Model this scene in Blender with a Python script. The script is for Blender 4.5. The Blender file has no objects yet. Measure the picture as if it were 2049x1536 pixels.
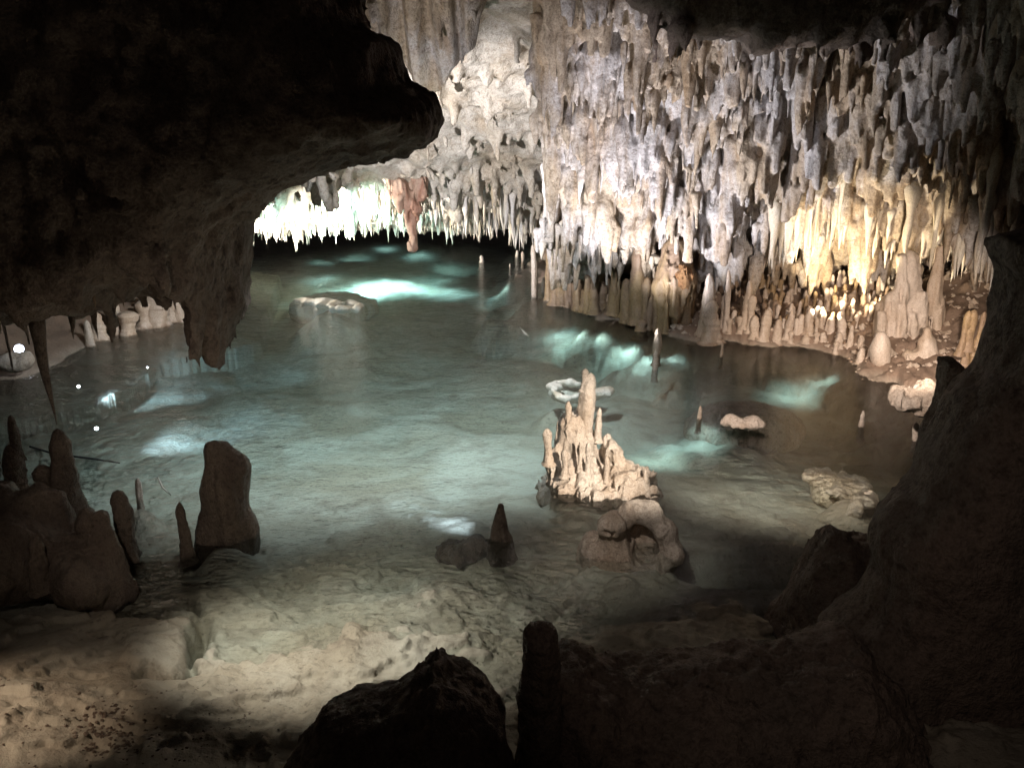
import bpy, math, random
import numpy as np
from mathutils import Vector
from mathutils.bvhtree import BVHTree
rnd = random.Random(7); rng = np.random.default_rng(11)
S = bpy.context.scene; C = S.collection
# ------------------------------------------------------------------ camera
TH = math.radians(18.4); F = 1705.0; CX, CY = 1024.5, 768.0; H = 2.4
cam = bpy.data.objects.new('camera', bpy.data.cameras.new('camera')); C.objects.link(cam)
cam.location = (0, 0, H); cam.rotation_euler = (math.pi/2 - TH, 0, 0)
cam.data.sensor_width = 36; cam.data.lens = F/2049*36; cam.data.clip_end = 200; cam.data.clip_start = .05
S.camera = cam
def ray(px, py):
    u = (CY-py)/F
    return np.array([(px-CX)/F, math.cos(TH)+u*math.sin(TH), -math.sin(TH)+u*math.cos(TH)])
def PY(px, py, Y):
    d = ray(px, py); return np.array([0, 0, H]) + d*(Y/d[1])
def PZ(px, py, z=0.0):
    d = ray(px, py); return np.array([0, 0, H]) + d*((z-H)/d[2])
def proj(p):
    y = p[1]; z = p[2]-H
    f = y*math.cos(TH)-z*math.sin(TH); u = y*math.sin(TH)+z*math.cos(TH)
    return CX+p[0]/f*F, CY-u/f*F
# ------------------------------------------------------------------ world, colour management
W = bpy.data.worlds.new('World'); S.world = W; W.use_nodes = True
W.node_tree.nodes['Background'].inputs[0].default_value = (.9, .75, .68, 1)
W.node_tree.nodes['Background'].inputs[1].default_value = .011
S.view_settings.view_transform = 'Standard'; S.view_settings.look = 'None'
S.view_settings.exposure = 0; S.view_settings.gamma = 1
cy = S.cycles
cy.use_denoising = True; cy.use_adaptive_sampling = True; cy.adaptive_threshold = .015; cy.max_bounces = 6; cy.diffuse_bounces = 3; cy.glossy_bounces = 3
cy.transparent_max_bounces = 16; cy.transmission_bounces = 4; cy.volume_bounces = 0
cy.caustics_reflective = False; cy.caustics_refractive = False; cy.sample_clamp_indirect = 4
# ------------------------------------------------------------------ lamps of the show cave, with added fill spots
def spot(loc, tgt, power, col, ang, blend=.3, r=.04):
    l = bpy.data.lights.new('spot', 'SPOT'); o = bpy.data.objects.new('spot', l); C.objects.link(o)
    l.energy = power; l.color = col; l.spot_size = math.radians(ang); l.spot_blend = blend; l.shadow_soft_size = r
    o.location = loc; o.rotation_euler = (Vector(tgt)-Vector(loc)).to_track_quat('-Z', 'Y').to_euler()
    return o
def point(loc, power, col, r=.05):
    l = bpy.data.lights.new('point', 'POINT'); o = bpy.data.objects.new('point', l); C.objects.link(o)
    l.energy = power; l.color = col; l.shadow_soft_size = r; o.location = loc
    return o
COOL = (.86, .86, 1.0); NEUT = (1, .95, .86); WARM = (1, .84, .60); PINK = (1, .83, .70); TEAL = (.60, .93, 1); BLUE = (.62, .78, 1)
# blown-out fringe at the far end
spot(PY(455, 480, 11.6), PY(680, 400, 13.4), 1500, NEUT, 95, .5)
spot(PY(600, 560, 11.3), PY(640, 430, 13.2), 500, NEUT, 80, .8)
# the big dome
spot(PY(440, 590, 6.6), PY(950, 330, 10.6), 2300, (.95, .93, .97), 60, .8)
# fill added for the curtain; no real lamp hangs there
spot(PY(745, 470, 6.4), PY(960, 70, 8.2), 130, (.95, .91, .95), 74, .9)
# cool lamp at the foot of the wall
spot(PZ(1190, 722, .02), PY(1390, 250, 8.9), 620, (.93, .91, 1), 88, .6, .13)
# warm lamp under the fringe on the right
spot(PY(1640, 640, 8.3), PY(1745, 440, 9.0), 185, WARM, 98, .3)
# pinkish spot on the stalagmite bank
spot(PY(1960, 640, 4.4), PY(1700, 650, 9.0), 700, PINK, 42, .6)
# warm spot on the island
spot((1.9, 1.3, 2.3), PY(1170, 890, 5.2), 2300, (1, .9, .78), 15, .8)
spot((-.9, .8, 2.8), (-1.5, 4.2, .4), 95, (1, .88, .78), 38, 1.0)  # added front fill on the dark stalagmites at left
spot(PZ(560, 1260, .12), PY(230, 560, 4.0), 8, (1, .9, .74), 80, 1.0)  # added uplight in place of bounce under the overhang
# greenish-white lamp over the shallows
spot((-1.45, 2.95, 1.75), PZ(680, 1270), 215, (1, .95, .85), 58, 1.0)
# warm lamp by the path
spot((-2.6, 2.0, 1.7), PZ(0, 1540), 120, (1, .76, .57), 38, 1.0)
# unseen cool wash added over the open water
spot((-.15, 5.3, 2.7), PZ(690, 800, -.3), 960, (.84, .93, 1), 112, 1.0)
# unseen teal spots added above the far end of the pool
spot(PY(700, 455, 11.0), PZ(770, 490, -.4), 1500, (.55, 1, .95), 60, 1.0)
spot(PY(560, 470, 10.6), PZ(600, 510, -.4), 500, (.55, 1, .95), 60, 1.0)
# faint fill added near the camera for the right boulder
spot((.1, .5, 2.6), PZ(1640, 1180), 22, (1, .82, .72), 52, 1.0)
spot((-.2, 5.2, 2.3), PY(1310, 260, 8.9), 290, (.9, .88, 1), 56, 1.0)  # added frontal fill that lightens the gaps in the wall
spot(PY(455, 480, 11.6), PZ(668, 612), 420, NEUT, 14, .8)  # extra narrow beam added to whiten the mid-pool ledge
# spots added above the path to brighten the near rocks on the right
spot((-.3, 1.9, 2.9), PZ(1230, 1050), 190, (1, .9, .82), 22, 1.0)
spot((.2, 3.0, 2.6), PY(1600, 815, 6.0), 1100, (1, .84, .74), 40, .9)
# submerged lamps
spot(PZ(197, 857)+np.array([0, 0, -.1]), PZ(640, 800, -.5), 160, BLUE, 50, .8)
spot(PZ(161, 773)+np.array([0, 0, -.1]), PZ(640, 700, -.6), 120, BLUE, 50, .8)
spot(PZ(955, 1058, -.02), PZ(800, 950, -.2), 60, BLUE, 50, .9)
# left end
spot(PY(430, 700, 7.5), PY(320, 600, 9.5), 60, PINK, 60, .7)
# ------------------------------------------------------------------ noise, sdf, surface nets
PERM = np.random.default_rng(3).permutation(256).astype(np.int64); PERM = np.concatenate([PERM, PERM])
PV = (PERM/127.5-1).astype(np.float32)
def vnoise(x, y, z):
    xi = np.floor(x); yi = np.floor(y); zi = np.floor(z)
    fx = (x-xi).astype(np.float32); fy = (y-yi).astype(np.float32); fz = (z-zi).astype(np.float32)
    xi = xi.astype(np.int64) & 255; yi = yi.astype(np.int64) & 255; zi = zi.astype(np.int64) & 255
    fx = fx*fx*(3-2*fx); fy = fy*fy*(3-2*fy); fz = fz*fz*(3-2*fz)
    def h(a, b, c): return PV[PERM[PERM[(a) & 255]+(b & 255)]+(c & 255)]
    a0 = h(xi, yi, zi)*(1-fx)+h(xi+1, yi, zi)*fx; a1 = h(xi, yi+1, zi)*(1-fx)+h(xi+1, yi+1, zi)*fx
    b0 = h(xi, yi, zi+1)*(1-fx)+h(xi+1, yi, zi+1)*fx; b1 = h(xi, yi+1, zi+1)*(1-fx)+h(xi+1, yi+1, zi+1)*fx
    return (a0*(1-fy)+a1*fy)*(1-fz)+(b0*(1-fy)+b1*fy)*fz
def fbm(x, y, z, o=4, g=.5):
    s = 0; a = 1.0; f = 1.0; t = 0
    for i in range(o):
        s = s+a*vnoise(x*f+17.3*i, y*f+5.1*i, z*f+9.7*i); t += a; a *= g; f *= 2.03
    return s/t
def smin(a, b, k):
    h = np.maximum(k-np.abs(a-b), 0)/k
    return np.minimum(a, b)-h*h*k*.25
def smax(a, b, k): return -smin(-a, -b, k)
def cone_sdf(P, a, b, ra, rb):
    a = np.asarray(a, np.float32); b = np.asarray(b, np.float32); ba = b-a
    t = ((P[0]-a[0])*ba[0]+(P[1]-a[1])*ba[1]+(P[2]-a[2])*ba[2])/max(float(ba@ba), 1e-9)
    t = np.clip(t, 0, 1)
    dx = P[0]-a[0]-ba[0]*t; dy = P[1]-a[1]-ba[1]*t; dz = P[2]-a[2]-ba[2]*t
    return np.sqrt(dx*dx+dy*dy+dz*dz)-(ra+(rb-ra)*t)
def ell_sdf(P, c, r):
    q = np.sqrt(((P[0]-c[0])/r[0])**2+((P[1]-c[1])/r[1])**2+((P[2]-c[2])/r[2])**2)
    return (q-1)*min(r)*.5*(1+q)/(q+.0001)*1.0 if False else (q-1)*min(r)
def grid(lo, hi, h):
    ax = [np.arange(lo[i], hi[i]+h, h, dtype=np.float32) for i in range(3)]
    return ax
def nets(D, ax, h):
    ins = D < 0
    n = D.shape
    cnt = np.zeros([k-1 for k in n], np.uint8)
    off = [(i, j, k) for i in (0, 1) for j in (0, 1) for k in (0, 1)]
    sl = lambda o: tuple(slice(o[a], n[a]-1+o[a]) for a in range(3))
    for o in off: cnt += ins[sl(o)]
    act = np.nonzero((cnt > 0) & (cnt < 8)); del cnt
    acc = np.zeros((len(act[0]), 3), np.float32); num = np.zeros(len(act[0]), np.float32)
    val = {o: D[act[0]+o[0], act[1]+o[1], act[2]+o[2]] for o in off}
    for o in off:
        for a in range(3):
            if o[a] == 0:
                q = list(o); q[a] = 1; q = tuple(q); v0, v1 = val[o], val[q]
                m = (v0 < 0) != (v1 < 0)
                t = np.where(m, v0/np.where(m, v0-v1, 1), 0)
                p = np.array(o, np.float32)[None, :].repeat(len(t), 0); p[:, a] = t
                acc += p*m[:, None]; num += m
    org = np.array([a[0] for a in ax], np.float32)
    V = org+(np.stack(act, 1)+acc/num[:, None])*h
    ids = np.full([k-1 for k in n], -1, np.int32); ids[act] = np.arange(len(V))
    Fs = []
    for a in range(3):
        b, c = (a+1) % 3, (a+2) % 3
        s0 = [slice(None)]*3; s1 = [slice(None)]*3; s0[a] = slice(0, n[a]-1); s1[a] = slice(1, n[a])
        A, B = ins[tuple(s0)], ins[tuple(s1)]
        e = np.nonzero(A != B); fl = A[e]
        e = list(e)
        ok = (e[b] > 0) & (e[c] > 0) & (e[b] < n[b]-1) & (e[c] < n[c]-1)
        e = [q[ok] for q in e]; fl = fl[ok]
        def g(db, dc):
            q = [None]*3; q[a] = e[a]; q[b] = e[b]+db; q[c] = e[c]+dc
            return ids[tuple(q)]
        Q = np.stack([g(-1, -1), g(0, -1), g(0, 0), g(-1, 0)], 1)
        Q[~fl] = Q[~fl][:, ::-1]
        Fs.append(Q)
    return V, np.concatenate(Fs)
def mesh_np(name, V, Q, mat, smooth=True):
    me = bpy.data.meshes.new(name); n = Q.shape[1]
    me.vertices.add(len(V)); me.vertices.foreach_set('co', np.ascontiguousarray(V, np.float32).ravel())
    me.loops.add(Q.size); me.loops.foreach_set('vertex_index', np.ascontiguousarray(Q, np.int32).ravel())
    me.polygons.add(len(Q)); me.polygons.foreach_set('loop_start', np.arange(0, Q.size, n, dtype=np.int32))
    me.polygons.foreach_set('loop_total', np.full(len(Q), n, np.int32))
    me.polygons.foreach_set('use_smooth', np.full(len(Q), smooth))
    me.update(calc_edges=True); me.validate()
    if mat: me.materials.append(mat)
    return me
def link(name, me, parent=None):
    o = bpy.data.objects.new(name, me); C.objects.link(o)
    if parent: o.parent = parent
    return o
def tag(o, label=None, cat=None, group=None, kind=None):
    if label: o['label'] = label
    if cat: o['category'] = cat
    if group: o['group'] = group
    if kind: o['kind'] = kind
    return o
def empty(name, loc=(0, 0, 0)):
    o = bpy.data.objects.new(name, None); C.objects.link(o); o.location = loc; return o
def band(D, ax, w, f):
    """add f(x, y, z) to D where |D| < w"""
    m = np.nonzero(np.abs(D) < w)
    x, y, z = ax[0][m[0]], ax[1][m[1]], ax[2][m[2]]
    D[m] += f(x, y, z).astype(np.float32)
def local(D, ax, h, lo, hi, f, k=None, neg=False):
    s = []
    for i in range(3):
        a = max(int((lo[i]-ax[i][0])/h), 0); b = min(int((hi[i]-ax[i][0])/h)+2, len(ax[i]))
        if b <= a: return
        s.append(slice(a, b))
    s = tuple(s)
    P = (ax[0][s[0]][:, None, None], ax[1][s[1]][None, :, None], ax[2][s[2]][None, None, :])
    d = f(P)
    D[s] = smax(D[s], -d, k or .01) if neg else smin(D[s], d, k or .03)
def add_cone(D, ax, h, a, b, ra, rb, k=.04, neg=False):
    m = max(ra, rb)+k+h*2
    lo = np.minimum(a, b)-m; hi = np.maximum(a, b)+m
    local(D, ax, h, lo, hi, lambda P: cone_sdf(P, a, b, ra, rb), k, neg)
def poly_sdf(px, pz, pts):
    d = np.full(px.shape, 1e9, np.float32); s = np.zeros(px.shape, bool); n = len(pts)
    for i in range(n):
        ax_, az_ = pts[i]; bx, bz = pts[(i+1) % n]
        ex, ez = bx-ax_, bz-az_; wx, wz = px-ax_, pz-az_
        t = np.clip((wx*ex+wz*ez)/(ex*ex+ez*ez+1e-12), 0, 1)
        d = np.minimum(d, (wx-ex*t)**2+(wz-ez*t)**2)
        c = ((az_ > pz) != (bz > pz)) & (px < (bx-ax_)*(pz-az_)/(bz-az_+1e-12)+ax_)
        s ^= c
    d = np.sqrt(d); return np.where(s, -d, d)
def tps(pts, vals, lam=1e-3):
    pts = np.array(pts, float); v = np.array(vals, float); n = len(pts)
    def U(r2): return .5*r2*np.log(r2+1e-9)
    r2 = ((pts[:, None]-pts[None])**2).sum(-1)
    A = np.zeros((n+3, n+3)); A[:n, :n] = U(r2)+lam*np.eye(n); A[:n, n] = 1; A[:n, n+1:] = pts; A[n, :n] = 1; A[n+1:, :n] = pts.T
    w = np.linalg.solve(A, np.concatenate([v, np.zeros(3)]))
    def f(x, y):
        r = w[n]+w[n+1]*x+w[n+2]*y
        for i in range(n): r = r+w[i]*U((x-pts[i, 0])**2+(y-pts[i, 1])**2)
        return r
    return f
# ------------------------------------------------------------------ materials
def mat_new(name):
    m = bpy.data.materials.new(name); m.use_nodes = True; nt = m.node_tree; nt.nodes.clear()
    return m, nt
def node(nt, t, **k):
    n = nt.nodes.new(t)
    for a, b in k.items():
        if a.startswith('i_'):
            key = a[2:]; key = int(key) if key.isdigit() else key.replace('_', ' ')
            n.inputs[key].default_value = b
        else: setattr(n, a, b)
    return n
def ramp(nt, src, stops):
    r = nt.nodes.new('ShaderNodeValToRGB'); nt.links.new(src, r.inputs[0]); e = r.color_ramp.elements
    while len(e) < len(stops): e.new(.5)
    for q, (p, c) in zip(e, stops): q.position = p; q.color = (*c, 1) if len(c) == 3 else c
    return r.outputs[0]
def noise(nt, vec, scale, detail=5, rough=.55, dist=0):
    n = node(nt, 'ShaderNodeTexNoise', i_Scale=scale, i_Detail=detail, i_Roughness=rough, i_Distortion=dist)
    nt.links.new(vec, n.inputs['Vector']); return n.outputs['Fac']
def mapped(nt, sc):
    g = node(nt, 'ShaderNodeNewGeometry'); mp = node(nt, 'ShaderNodeMapping'); mp.inputs['Scale'].default_value = sc
    nt.links.new(g.outputs['Position'], mp.inputs['Vector']); return mp.outputs['Vector']
def mixc(nt, fac, a, b, mode='MIX'):
    n = node(nt, 'ShaderNodeMix', data_type='RGBA', blend_type=mode)
    for s, v in ((n.inputs['Factor'], fac), (n.inputs['A'], a), (n.inputs['B'], b)):
        if isinstance(v, (int, float)): s.default_value = v
        elif isinstance(v, tuple): s.default_value = (*v, 1)
        else: nt.links.new(v, s)
    return n.outputs['Result']
def rock_mat(name, base, alt, stain, rough=(.5, .85), bump=.5, streak=.5, pits=.5, scale=1.0, spec=.4, bdist=.02, wl=0):
    m, nt = mat_new(name)
    v = mapped(nt, (1, 1, .45)); vs = mapped(nt, (1, 1, .12)); vi = mapped(nt, (1, 1, 1))
    n1 = noise(nt, v, 1.6*scale, 6, .6, .4)
    c = mixc(nt, ramp(nt, n1, [(.42, (0, 0, 0)), (.58, (1, 1, 1))]), base, alt)
    n2 = noise(nt, vs, 5*scale, 4, .6, .3)
    c = mixc(nt, mixc(nt, streak, (0, 0, 0), ramp(nt, n2, [(.5, (0, 0, 0)), (.72, (1, 1, 1))])), c, stain)
    n3 = noise(nt, vi, 22*scale, 5, .65)
    c = mixc(nt, ramp(nt, n3, [(.33, (.75*pits, )*3), (.5, (0, 0, 0))]), c, tuple(x*.35 for x in stain))
    n4 = noise(nt, vi, 70*scale, 3, .7)
    c = mixc(nt, .75, c, ramp(nt, n4, [(.3, (.5, .47, .44)), (.62, (1.05, 1.05, 1.05))]), 'MULTIPLY')
    if wl:      # mineral stain along the waterline
        g = node(nt, 'ShaderNodeNewGeometry'); sp = node(nt, 'ShaderNodeSeparateXYZ'); nt.links.new(g.outputs['Position'], sp.inputs[0])
        ad = node(nt, 'ShaderNodeMath', operation='MULTIPLY_ADD'); nt.links.new(n2, ad.inputs[0]); ad.inputs[1].default_value = -.16; nt.links.new(sp.outputs['Z'], ad.inputs[2])
        mr = node(nt, 'ShaderNodeMapRange'); nt.links.new(ad.outputs[0], mr.inputs[0]); mr.inputs[1].default_value = -.05; mr.inputs[2].default_value = -.09; mr.inputs[4].default_value = wl
        c = mixc(nt, mr.outputs[0], c, tuple(x*.6 for x in stain))
    b = node(nt, 'ShaderNodeBsdfPrincipled'); b.inputs['Specular IOR Level'].default_value = spec
    nt.links.new(c, b.inputs['Base Color'])
    nt.links.new(ramp(nt, n3, [(.3, (rough[1],)*3), (.7, (rough[0],)*3)]), b.inputs['Roughness'])
    hsum = node(nt, 'ShaderNodeMath', operation='MULTIPLY_ADD'); nt.links.new(n4, hsum.inputs[0]); hsum.inputs[1].default_value = .4
    hs2 = node(nt, 'ShaderNodeMath', operation='MULTIPLY_ADD'); nt.links.new(noise(nt, v, 16*scale, 6, .62), hs2.inputs[0]); hs2.inputs[1].default_value = .9
    nt.links.new(n3, hs2.inputs[2]); nt.links.new(hs2.outputs[0], hsum.inputs[2])
    bp = node(nt, 'ShaderNodeBump'); bp.inputs['Strength'].default_value = bump; bp.inputs['Distance'].default_value = bdist
    nt.links.new(hsum.outputs[0], bp.inputs['Height']); nt.links.new(bp.outputs[0], b.inputs['Normal'])
    o = node(nt, 'ShaderNodeOutputMaterial'); nt.links.new(b.outputs[0], o.inputs[0])
    return m
M_wall = rock_mat('wall_flowstone', (.48, .45, .43), (.40, .32, .23), (.30, .19, .09), bump=.75, streak=.75, pits=.8, bdist=.03)
M_dome = rock_mat('dome_limestone', (.50, .46, .40), (.42, .36, .28), (.36, .25, .15), bump=.8, streak=.4, pits=.6, bdist=.03)
M_tite = rock_mat('stalactite_calcite', (.56, .53, .50), (.48, .41, .31), (.44, .29, .13), bump=.5, streak=.6, pits=.4, scale=1.5)
M_titew = rock_mat('white_calcite', (.66, .62, .54), (.58, .50, .38), (.5, .36, .2), bump=.45, streak=.4, pits=.25, scale=1.5)
M_mite = rock_mat('stalagmite_calcite', (.58, .49, .41), (.48, .38, .29), (.32, .20, .12), rough=(.35, .7), bump=.35, streak=.35, pits=.3, scale=2, wl=.7)
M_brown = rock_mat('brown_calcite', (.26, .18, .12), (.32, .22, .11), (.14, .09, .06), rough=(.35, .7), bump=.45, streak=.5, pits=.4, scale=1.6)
M_red = rock_mat('rusty_calcite', (.25, .13, .085), (.36, .27, .20), (.16, .075, .05), bump=.4, streak=.4, pits=.3, scale=1.3)
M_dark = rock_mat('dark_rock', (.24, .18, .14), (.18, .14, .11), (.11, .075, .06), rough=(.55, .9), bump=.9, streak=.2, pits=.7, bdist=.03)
M_pale = rock_mat('pale_rock', (.52, .45, .38), (.44, .35, .27), (.3, .2, .13), bump=.6, streak=.25, pits=.6, scale=2, wl=.2)
M_nest = rock_mat('orange_crust', (.26, .12, .045), (.32, .17, .07), (.12, .05, .02), bump=1, streak=.2, pits=.9, scale=3)
M_left = rock_mat('umber_rock', (.24, .185, .14), (.17, .125, .095), (.09, .065, .05), rough=(.32, .7), bump=1, streak=.6, pits=.6, scale=1.8, wl=.6)
def bed_material():
    m, nt = mat_new('silt'); v = mapped(nt, (1, 1, 1))
    n1 = noise(nt, v, .9, 6, .62, .6); n2 = noise(nt, v, 3.4, 6, .65, .5); n3 = noise(nt, v, 28, 5, .7)
    c = mixc(nt, ramp(nt, n1, [(.40, (0, 0, 0)), (.6, (1, 1, 1))]), (.44, .42, .35), (.33, .29, .22))
    c = mixc(nt, ramp(nt, n2, [(.5, (0, 0, 0)), (.66, (.5, .5, .5))]), c, (.18, .145, .11))
    c = mixc(nt, mixc(nt, 1.0, ramp(nt, n3, [(.32, (.7,)*3), (.46, (0, 0, 0))]), ramp(nt, n1, [(.45, (0, 0, 0)), (.6, (1, 1, 1))]), 'MULTIPLY'), c, (.1, .08, .06))
    # the banks at the back are brown rock, not silt
    g = node(nt, 'ShaderNodeNewGeometry'); sp = node(nt, 'ShaderNodeSeparateXYZ'); nt.links.new(g.outputs['Position'], sp.inputs[0])
    mz = node(nt, 'ShaderNodeMapRange'); nt.links.new(sp.outputs['Z'], mz.inputs[0]); mz.inputs[1].default_value = -.12; mz.inputs[2].default_value = .06
    my = node(nt, 'ShaderNodeMapRange'); nt.links.new(sp.outputs['Y'], my.inputs[0]); my.inputs[1].default_value = 4.8; my.inputs[2].default_value = 5.6
    mm = node(nt, 'ShaderNodeMath', operation='MULTIPLY'); nt.links.new(mz.outputs[0], mm.inputs[0]); nt.links.new(my.outputs[0], mm.inputs[1])
    c = mixc(nt, mm.outputs[0], c, mixc(nt, n2, (.30, .21, .15), (.14, .10, .075)))
    b = node(nt, 'ShaderNodeBsdfPrincipled'); b.inputs['Roughness'].default_value = .8; b.inputs['Specular IOR Level'].default_value = .25
    nt.links.new(c, b.inputs['Base Color'])
    bp = node(nt, 'ShaderNodeBump'); bp.inputs['Strength'].default_value = .7; bp.inputs['Distance'].default_value = .02
    nt.links.new(n3, bp.inputs['Height']); nt.links.new(bp.outputs[0], b.inputs['Normal'])
    o = node(nt, 'ShaderNodeOutputMaterial'); nt.links.new(b.outputs[0], o.inputs[0]); return m
def water_material():
    m, nt = mat_new('pool_water'); v = mapped(nt, (1, 1.6, 1))
    a = noise(nt, v, 5, 3, .55, .6); b2 = noise(nt, v, 24, 3, .6, .3)
    s = node(nt, 'ShaderNodeMath', operation='MULTIPLY_ADD'); nt.links.new(b2, s.inputs[0]); s.inputs[1].default_value = .5; nt.links.new(a, s.inputs[2])
    g0 = node(nt, 'ShaderNodeNewGeometry'); sx = node(nt, 'ShaderNodeSeparateXYZ'); nt.links.new(g0.outputs['Position'], sx.inputs[0])
    mr = node(nt, 'ShaderNodeMapRange'); nt.links.new(sx.outputs['X'], mr.inputs[0]); mr.inputs[1].default_value = -.6; mr.inputs[2].default_value = 1.2; mr.inputs[3].default_value = 3.0; mr.inputs[4].default_value = .6
    ml = node(nt, 'ShaderNodeMath', operation='MULTIPLY'); nt.links.new(s.outputs[0], ml.inputs[0]); nt.links.new(mr.outputs[0], ml.inputs[1])
    bp = node(nt, 'ShaderNodeBump'); bp.inputs['Strength'].default_value = .5; bp.inputs['Distance'].default_value = .018
    nt.links.new(ml.outputs[0], bp.inputs['Height'])
    fr = node(nt, 'ShaderNodeFresnel', i_IOR=1.33); nt.links.new(bp.outputs[0], fr.inputs['Normal'])
    t = node(nt, 'ShaderNodeBsdfTransparent'); t.inputs[0].default_value = (.95, .98, .97, 1)
    g = node(nt, 'ShaderNodeBsdfGlossy'); g.inputs['Roughness'].default_value = .01; nt.links.new(bp.outputs[0], g.inputs['Normal'])
    mx = node(nt, 'ShaderNodeMixShader'); nt.links.new(fr.outputs[0], mx.inputs[0]); nt.links.new(t.outputs[0], mx.inputs[1]); nt.links.new(g.outputs[0], mx.inputs[2])
    va = node(nt, 'ShaderNodeVolumeAbsorption'); va.inputs['Color'].default_value = (.42, .82, .84, 1); va.inputs['Density'].default_value = .34
    o = node(nt, 'ShaderNodeOutputMaterial'); nt.links.new(mx.outputs[0], o.inputs[0]); nt.links.new(va.outputs[0], o.inputs[1]); return m
def plain_mat(name, col, rough=.4, metal=0, emit=None, es=0):
    m, nt = mat_new(name); b = node(nt, 'ShaderNodeBsdfPrincipled'); v = mapped(nt, (1, 1, 1))
    c = mixc(nt, noise(nt, v, 60, 3), tuple(x*.8 for x in col), col); nt.links.new(c, b.inputs['Base Color'])
    b.inputs['Roughness'].default_value = rough; b.inputs['Metallic'].default_value = metal
    if emit: b.inputs['Emission Color'].default_value = (*emit, 1); b.inputs['Emission Strength'].default_value = es
    o = node(nt, 'ShaderNodeOutputMaterial'); nt.links.new(b.outputs[0], o.inputs[0]); return m
M_bed = bed_material(); M_water = water_material()
M_metal = plain_mat('lamp_housing', (.08, .08, .09), .5, .6); M_lens = plain_mat('lamp_lens', (.9, .95, 1), .2, 0, (.85, .9, 1), 26)
M_cable = plain_mat('black_cable', (.02, .02, .02), .5); M_wood = plain_mat('pale_wood', (.55, .5, .42), .8)
# ------------------------------------------------------------------ pool bed and banks (one sheet)
LAND = [PZ(*p)[:2] for p in ((1088, 512), (1085, 560), (1096, 605), (1150, 622), (1210, 628), (1262, 652), (1330, 672), (1390, 684), (1480, 686), (1600, 692), (1690, 706), (1745, 735), (1800, 770), (1860, 800))]
LAND = LAND+[np.array([3.6, 6.2]), np.array([9, 6]), np.array([9, 17]), np.array([1.0, 17])]
LEFT = [PZ(*p)[:2] for p in ((390, 610), (375, 640), (300, 650), (220, 662), (150, 690), (60, 740), (-60, 760))]+[np.array([-10, 6]), np.array([-10, 13]), np.array([-4.4, 13])]
CRACK = [PZ(*p)[:2] for p in ((375, 1190), (402, 1215), (396, 1262), (386, 1290), (392, 1330), (384, 1362), (345, 1378), (300, 1368))]
MOUNDS = [(PZ(a, b)[:2], r, z) for a, b, r, z in ((1200, 965, .6, -.06), (1398, 832, .8, -.22), (1726, 850, .8, -.22), (1490, 850, .8, -.18),
    (1690, 985, .3, -.04), (1245, 1160, .4, -.06), (1000, 1130, .4, -.07), (660, 612, .7, -.12), (1160, 780, .9, -.26), (1835, 875, .3, -.05), (280, 1015, .3, -.07), (1465, 690, .5, -.12), (450, 1095, .4, -.05))]
HOLE = PZ(1545, 1095)[:2]
def seg_dist(x, y, pts):
    d = np.full(x.shape, 1e9)
    for a, b in zip(pts[:-1], pts[1:]):
        e = b-a; t = np.clip(((x-a[0])*e[0]+(y-a[1])*e[1])/(e@e), 0, 1)
        d = np.minimum(d, (x-a[0]-e[0]*t)**2+(y-a[1]-e[1]*t)**2)
    return np.sqrt(d)
def sstep(a, b, x):
    t = np.clip((x-a)/(b-a), 0, 1); return t*t*(3-2*t)
def bed_h(x, y):
    z0 = np.zeros_like(x)
    h = np.interp(y, [0, 1, 2, 2.6, 3.1, 3.6, 4.3, 5, 6, 8, 10, 14, 15.5, 17], [.75, .6, .32, .14, .02, -.05, -.12, -.2, -.32, -.44, -.46, -.42, -.32, -.1])
    h = h+.12*sstep(-.6, -2.2, x)*sstep(4.5, 2.5, y)
    h = h+fbm(x*.8, y*.8, z0+3, 4)*.20*sstep(3.4, 8, y)
    wob = fbm(x*1.4, y*1.4, z0+21, 4)*.35
    dl = -poly_sdf(x, y, LAND)+wob*.8; dq = -poly_sdf(x, y, LEFT)
    land = np.clip(.03+dl*.3, -2, .55)+fbm(x*2.2, y*2.2, z0, 5, .6)*.16+np.abs(fbm(x*5, y*5, z0+3, 4))*.1
    h = np.where(dl > -.9, np.maximum(h, np.where(dl > 0, land, .03+dl*.55+fbm(x*3, y*3, z0, 5, .6)*.24)), h)
    h = np.where(dq > -.8, np.maximum(h, np.clip(.03+dq*.35, -2, .4)+fbm(x*2, y*2, z0+7, 4)*.08), h)
    near = sstep(6.5, 3.5, y)
    r = np.abs(fbm(x*3.1, y*3.1, z0+1.5, 5, .55))
    st = fbm(x*1.7, y*2.4, z0+9, 5, .55)*5; fl = np.floor(st); fr_ = st-fl
    h = h+near*((fl+sstep(.35, .65, fr_))*.028+r*.022-.006)
    lump = np.maximum(fbm(x*6.5, y*6.5, z0+4, 3)-.2, 0)
    h = h+near*lump*.055+fbm(x*16, y*16, z0+2, 4, .6)*.011
    for (mx, my), r, zt in MOUNDS:
        h = np.maximum(h, zt-(1-np.exp(-((x-mx)**2+(y-my)**2)/(r*r*2)))*1.1+fbm(x*3, y*3, z0+6, 3)*.12-.02)
    hx, hy = HOLE; h = h-.4*np.exp(-((x-hx)**2/.22+(y-hy)**2/.05)**2)
    wx = fbm(x*5, y*5, z0+31, 3)*.07; wy = fbm(x*5, y*5, z0+37, 3)*.07
    c = seg_dist(x+wx, y+wy, CRACK); cx, cy_ = CRACK[3]
    h = h-.16*np.exp(-(c/.03)**2)*(1+fbm(x*9, y*9, z0, 2))+.045*np.exp(-((x-cx+.16)**2/.03+(y-cy_)**2/.08))*(x < cx+.02)
    return h
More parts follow.
